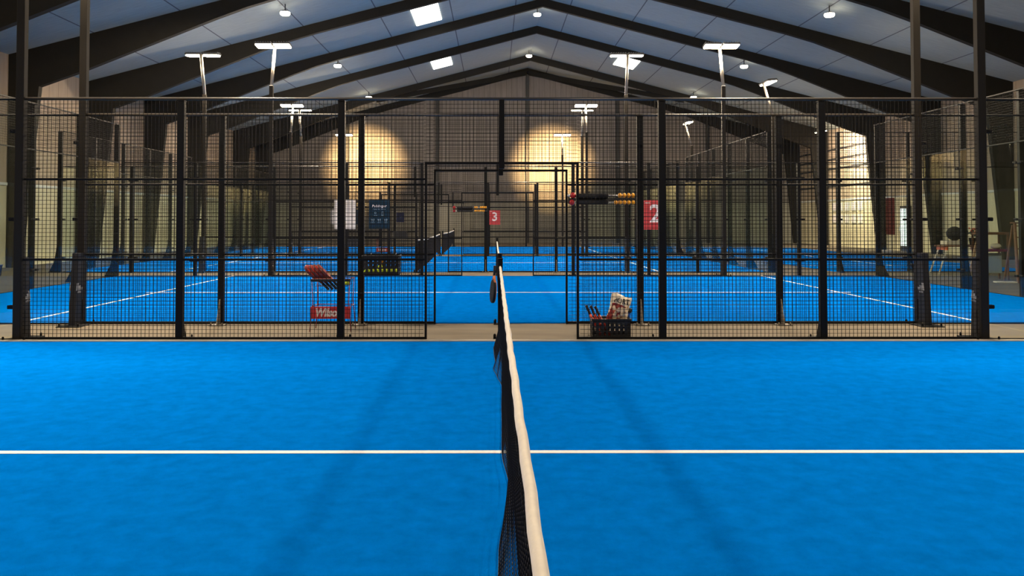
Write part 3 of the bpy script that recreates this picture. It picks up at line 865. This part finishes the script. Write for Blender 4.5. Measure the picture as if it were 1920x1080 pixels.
pict(-.10, .40, 0); pict(.09, .40, 1); pict(-.17, .22, 2); pict(.0, .22, 2); pict(.17, .22, 2)
t, b = sign('information_poster', -7.62, Y4+9.93, 1.24, .60, .78, M_blue, 'distant blue poster on the farthest fence, at the right edge of the nearer white poster', 'poster', 'blue posters on the fences')
t, b = sign('notice_board', -5.2, Y4+9.93, 1.35, .42, .52, M_navy, 'small navy notice on the farthest fence, right of the blue poster', 'notice')
text('print', 'INFO', .09, M_blueprint, b, (.04, -.005, .30), depth=.002)
# framed notices on the lit right wall
fr = MB(); fr.bbox(-.03, 0, -.27, .27, 0, .48, .004); frm = fr.mesh('notice_frame', M_batten)
pp = MB().box(-.034, -.0302, -.21, .21, .06, .42).mesh('paper', M_signw)
nn = ['nearest', 'second nearest', 'third nearest', 'fourth nearest', 'fifth nearest']
for r, (z, rn) in enumerate(((1.97, 'upper'), (1.30, 'lower'))):
    for i in range(5):
        t = thing('framed_notice', 'pale framed notice, %s row, %s to the viewer on the bright right wall' % (rn, nn[i]), 'notice', (XR-.0, 43.6+i*.82, z), group='framed notices on the right wall')
        place('notice_frame', frm, t); place('paper', pp, t)
b = MB(); b.bbox(-.03, 0, -.5, .5, 0, 1.9, .01); b = b.obj('banner', M_rdark, loc=(XR-.001, 40.35, .75)); tag(b, 'dark red banner on the right wall beside the bright glazed door', 'banner')

# ------------------------------------------------------------------ clutter at the right, outside the court
t = thing('trestle_table', 'trestle table with pale slanting legs outside the right glass wall', 'table', (12.75, 22.5, 0))
MB().bbox(-.55, .55, -.28, .28, .75, .79, .005).obj('tabletop', M_woodd, t)
for sx in (-1, 1):
    for sy in (-1, 1):
        l = MB(); l.tube([(sx*.70-.0, sy*.24, 0), (sx*.44, sy*.2, .75)], .022, 6); l.obj('leg', M_pale, t)
    l = MB(); l.bbox(sx*.47-.03, sx*.47+.03, -.26, .26, .66, .75, .005); l.obj('crossbar', M_rorange, t)
tag(MB().bbox(-.24, .24, -.17, .17, 0, .13, .01).obj('flat_box', M_pale, loc=(12.55, 22.5, .79)), 'pale flat box on the trestle table under the dark sack', 'box')
m = MB(); m.sphere((0, 0, .19), .2, 22, 14, s=(1.05, .9, .98))
rr = random.Random(5)
m.v = [(x*(1+rr.uniform(-.05, .05)), y*(1+rr.uniform(-.05, .05)), z) for x, y, z in m.v]
tag(m.obj('dark_sack', M_sack, loc=(12.62, 22.5, .92)), 'round dark sack lying on the pale box on the trestle table', 'sack')
t = thing('flower_pot', 'dark pot of orange flowers on the right end of the trestle table', 'plant', (13.12, 22.5, .79))
MB().lathe([(.07, 0), (.10, .2), (.105, .2)], 14).obj('pot', M_sack, t)
m = MB()
for i in range(22):
    a = rr.uniform(0, 2*PI); q = rr.uniform(.02, .13); m.sphere((q*math.cos(a), q*math.sin(a), .27+rr.uniform(0, .14)), .028, 6, 5)
m.obj('foliage', M_leaf, t)
m = MB()
for i in range(9):
    a = rr.uniform(0, 2*PI); q = rr.uniform(.02, .12); m.sphere((q*math.cos(a), q*math.sin(a), .36+rr.uniform(0, .12)), .026, 6, 5)
m.obj('blossom', M_flower, t)
# shelf bench
t = thing('wooden_bench', 'brown wooden work bench with maroon shelf and grey panel, right of the closest right pole', 'bench', (12.28, 20.3, 0))
MB().bbox(-.36, .36, -.2, .2, 1.12, 1.18, .005).obj('top_board', M_woodd, t)
MB().bbox(-.30, .36, -.2, .2, .70, .76, .005).obj('shelf', M_maroon, t)
MB().bbox(-.28, .28, -.02, .02, .16, .66, .005).obj('back_panel', M_greyp, t)
for sx in (-1, 1):
    for sy in (-1, 1): MB().bbox(sx*.33-.02, sx*.33+.02, sy*.18-.02, sy*.18+.02, 0, 1.12, .004).obj('leg', M_woodd, t)
m = MB(); m.lathe([(.055, 0), (.045, .02), (.008, .38), (.004, .40)], 14)
tag(m.obj('pale_cone', M_batten, loc=(12.22, 20.3, 1.18)), 'slim pale cone standing on the wooden bench', 'cone')
m = MB(); m.sphere((0, 0, .07), .13, 16, 10, s=(1, .8, .55)); m.v = [(x*(1+rr.uniform(-.06, .06)), y, z*(1+rr.uniform(-.06, .06))) for x, y, z in m.v]
tag(m.obj('cloth_bundle', M_pale, loc=(12.42, 20.3, .762)), 'pale crumpled cloth bundle on the maroon shelf', 'cloth')
for i, dx in enumerate((0, .09)):
    m = MB(); m.bbox(-.03, .03, -.012, .012, 0, 1.0, .003)
    o = m.obj('plank', M_pale if i else M_wood, loc=(11.66+dx, 20.2-.03*i, .005), rot=(0, math.radians(14), 0))
    tag(o, 'pale plank leaning against the left side of the wooden bench, %s one' % ('left', 'right')[i], 'plank', 'planks leaning on the bench')
m = MB(); m.bbox(-.23, .23, -.1, .1, 0, .03, .004); tag(m.obj('floor_board', M_pale, loc=(12.0, 19.25, .001), rot=(0, 0, -.15)), 'pale board lying flat on the floor left of the stepladder', 'board')
t = thing('stepladder', 'brown wooden stepladder at the right edge of the picture', 'stepladder', (12.42, 19.3, 0))
for sx in (-1, 1):
    m = MB(); m.add([(sx*.20-.02, -.22, 0), (sx*.20+.02, -.22, 0), (sx*.20+.02, -.15, 0), (sx*.20-.02, -.15, 0),
                     (sx*.15-.02, -.04, 1.4), (sx*.15+.02, -.04, 1.4), (sx*.15+.02, .03, 1.4), (sx*.15-.02, .03, 1.4)],
                    [(0,3,2,1),(4,5,6,7),(0,1,5,4),(1,2,6,5),(2,3,7,6),(3,0,4,7)]); m.obj('front_rail', M_woodd, t)
    m = MB(); m.tube([(sx*.21, .34, 0), (sx*.16, .06, 1.36)], .024, 4); m.obj('rear_leg', M_woodd, t)
for i in range(5):
    z = .25+i*.27; f = z/1.4
    MB().bbox(-.20+.05*f, .20-.05*f, -.21+.17*f, -.10+.17*f, z, z+.025, .003).obj('step', M_woodd, t)
MB().bbox(-.19, .19, -.06, .12, 1.40, 1.43, .004).obj('top_cap', M_woodd, t)
m = MB(); m.lathe([(.12, 0), (.15, .28), (.16, .28), (.16, .30), (.145, .30)], 20)
t = thing('blue_bucket', 'blue bucket on the grey floor at the left edge of the picture', 'bucket', (-13.3, 21.7, 0)); m.obj('bucket_body', M_bluebottle, t)
MB().tube([(-.155, 0, .28), (-.12, .0, .36), (0, 0, .40), (.12, 0, .36), (.155, 0, .28)], .005, 6).obj('handle', M_rod, t)

# ------------------------------------------------------------------ world, camera, view
w = bpy.data.worlds.new('World'); SC.world = w; w.use_nodes = True
w.node_tree.nodes['Background'].inputs[0].default_value = (.5, .6, .75, 1)
w.node_tree.nodes['Background'].inputs[1].default_value = .3
cam = bpy.data.cameras.new('Camera'); co = bpy.data.objects.new('Camera', cam); COL.objects.link(co)
cam.sensor_fit = 'HORIZONTAL'; cam.sensor_width = 36; cam.lens = 1550.9/1920*36
cam.shift_x = (960-930.69)/1920; cam.shift_y = -(540-371.85)/1920
co.location = (-.0992, -.3201, 1.4964)
co.rotation_euler = (PI/2+.0256, 0, -.0031)
cam.clip_start = .05; cam.clip_end = 200
SC.camera = co
SC.view_settings.view_transform = 'Standard'; SC.view_settings.look = 'None'
SC.view_settings.gamma = 1; SC.view_settings.use_curve_mapping = False
SC.view_settings.exposure = 1.27
cy = SC.cycles
cy.transparent_max_bounces = 40; cy.max_bounces = 8; cy.diffuse_bounces = 4; cy.glossy_bounces = 3
cy.sample_clamp_indirect = 4; cy.use_denoising = True
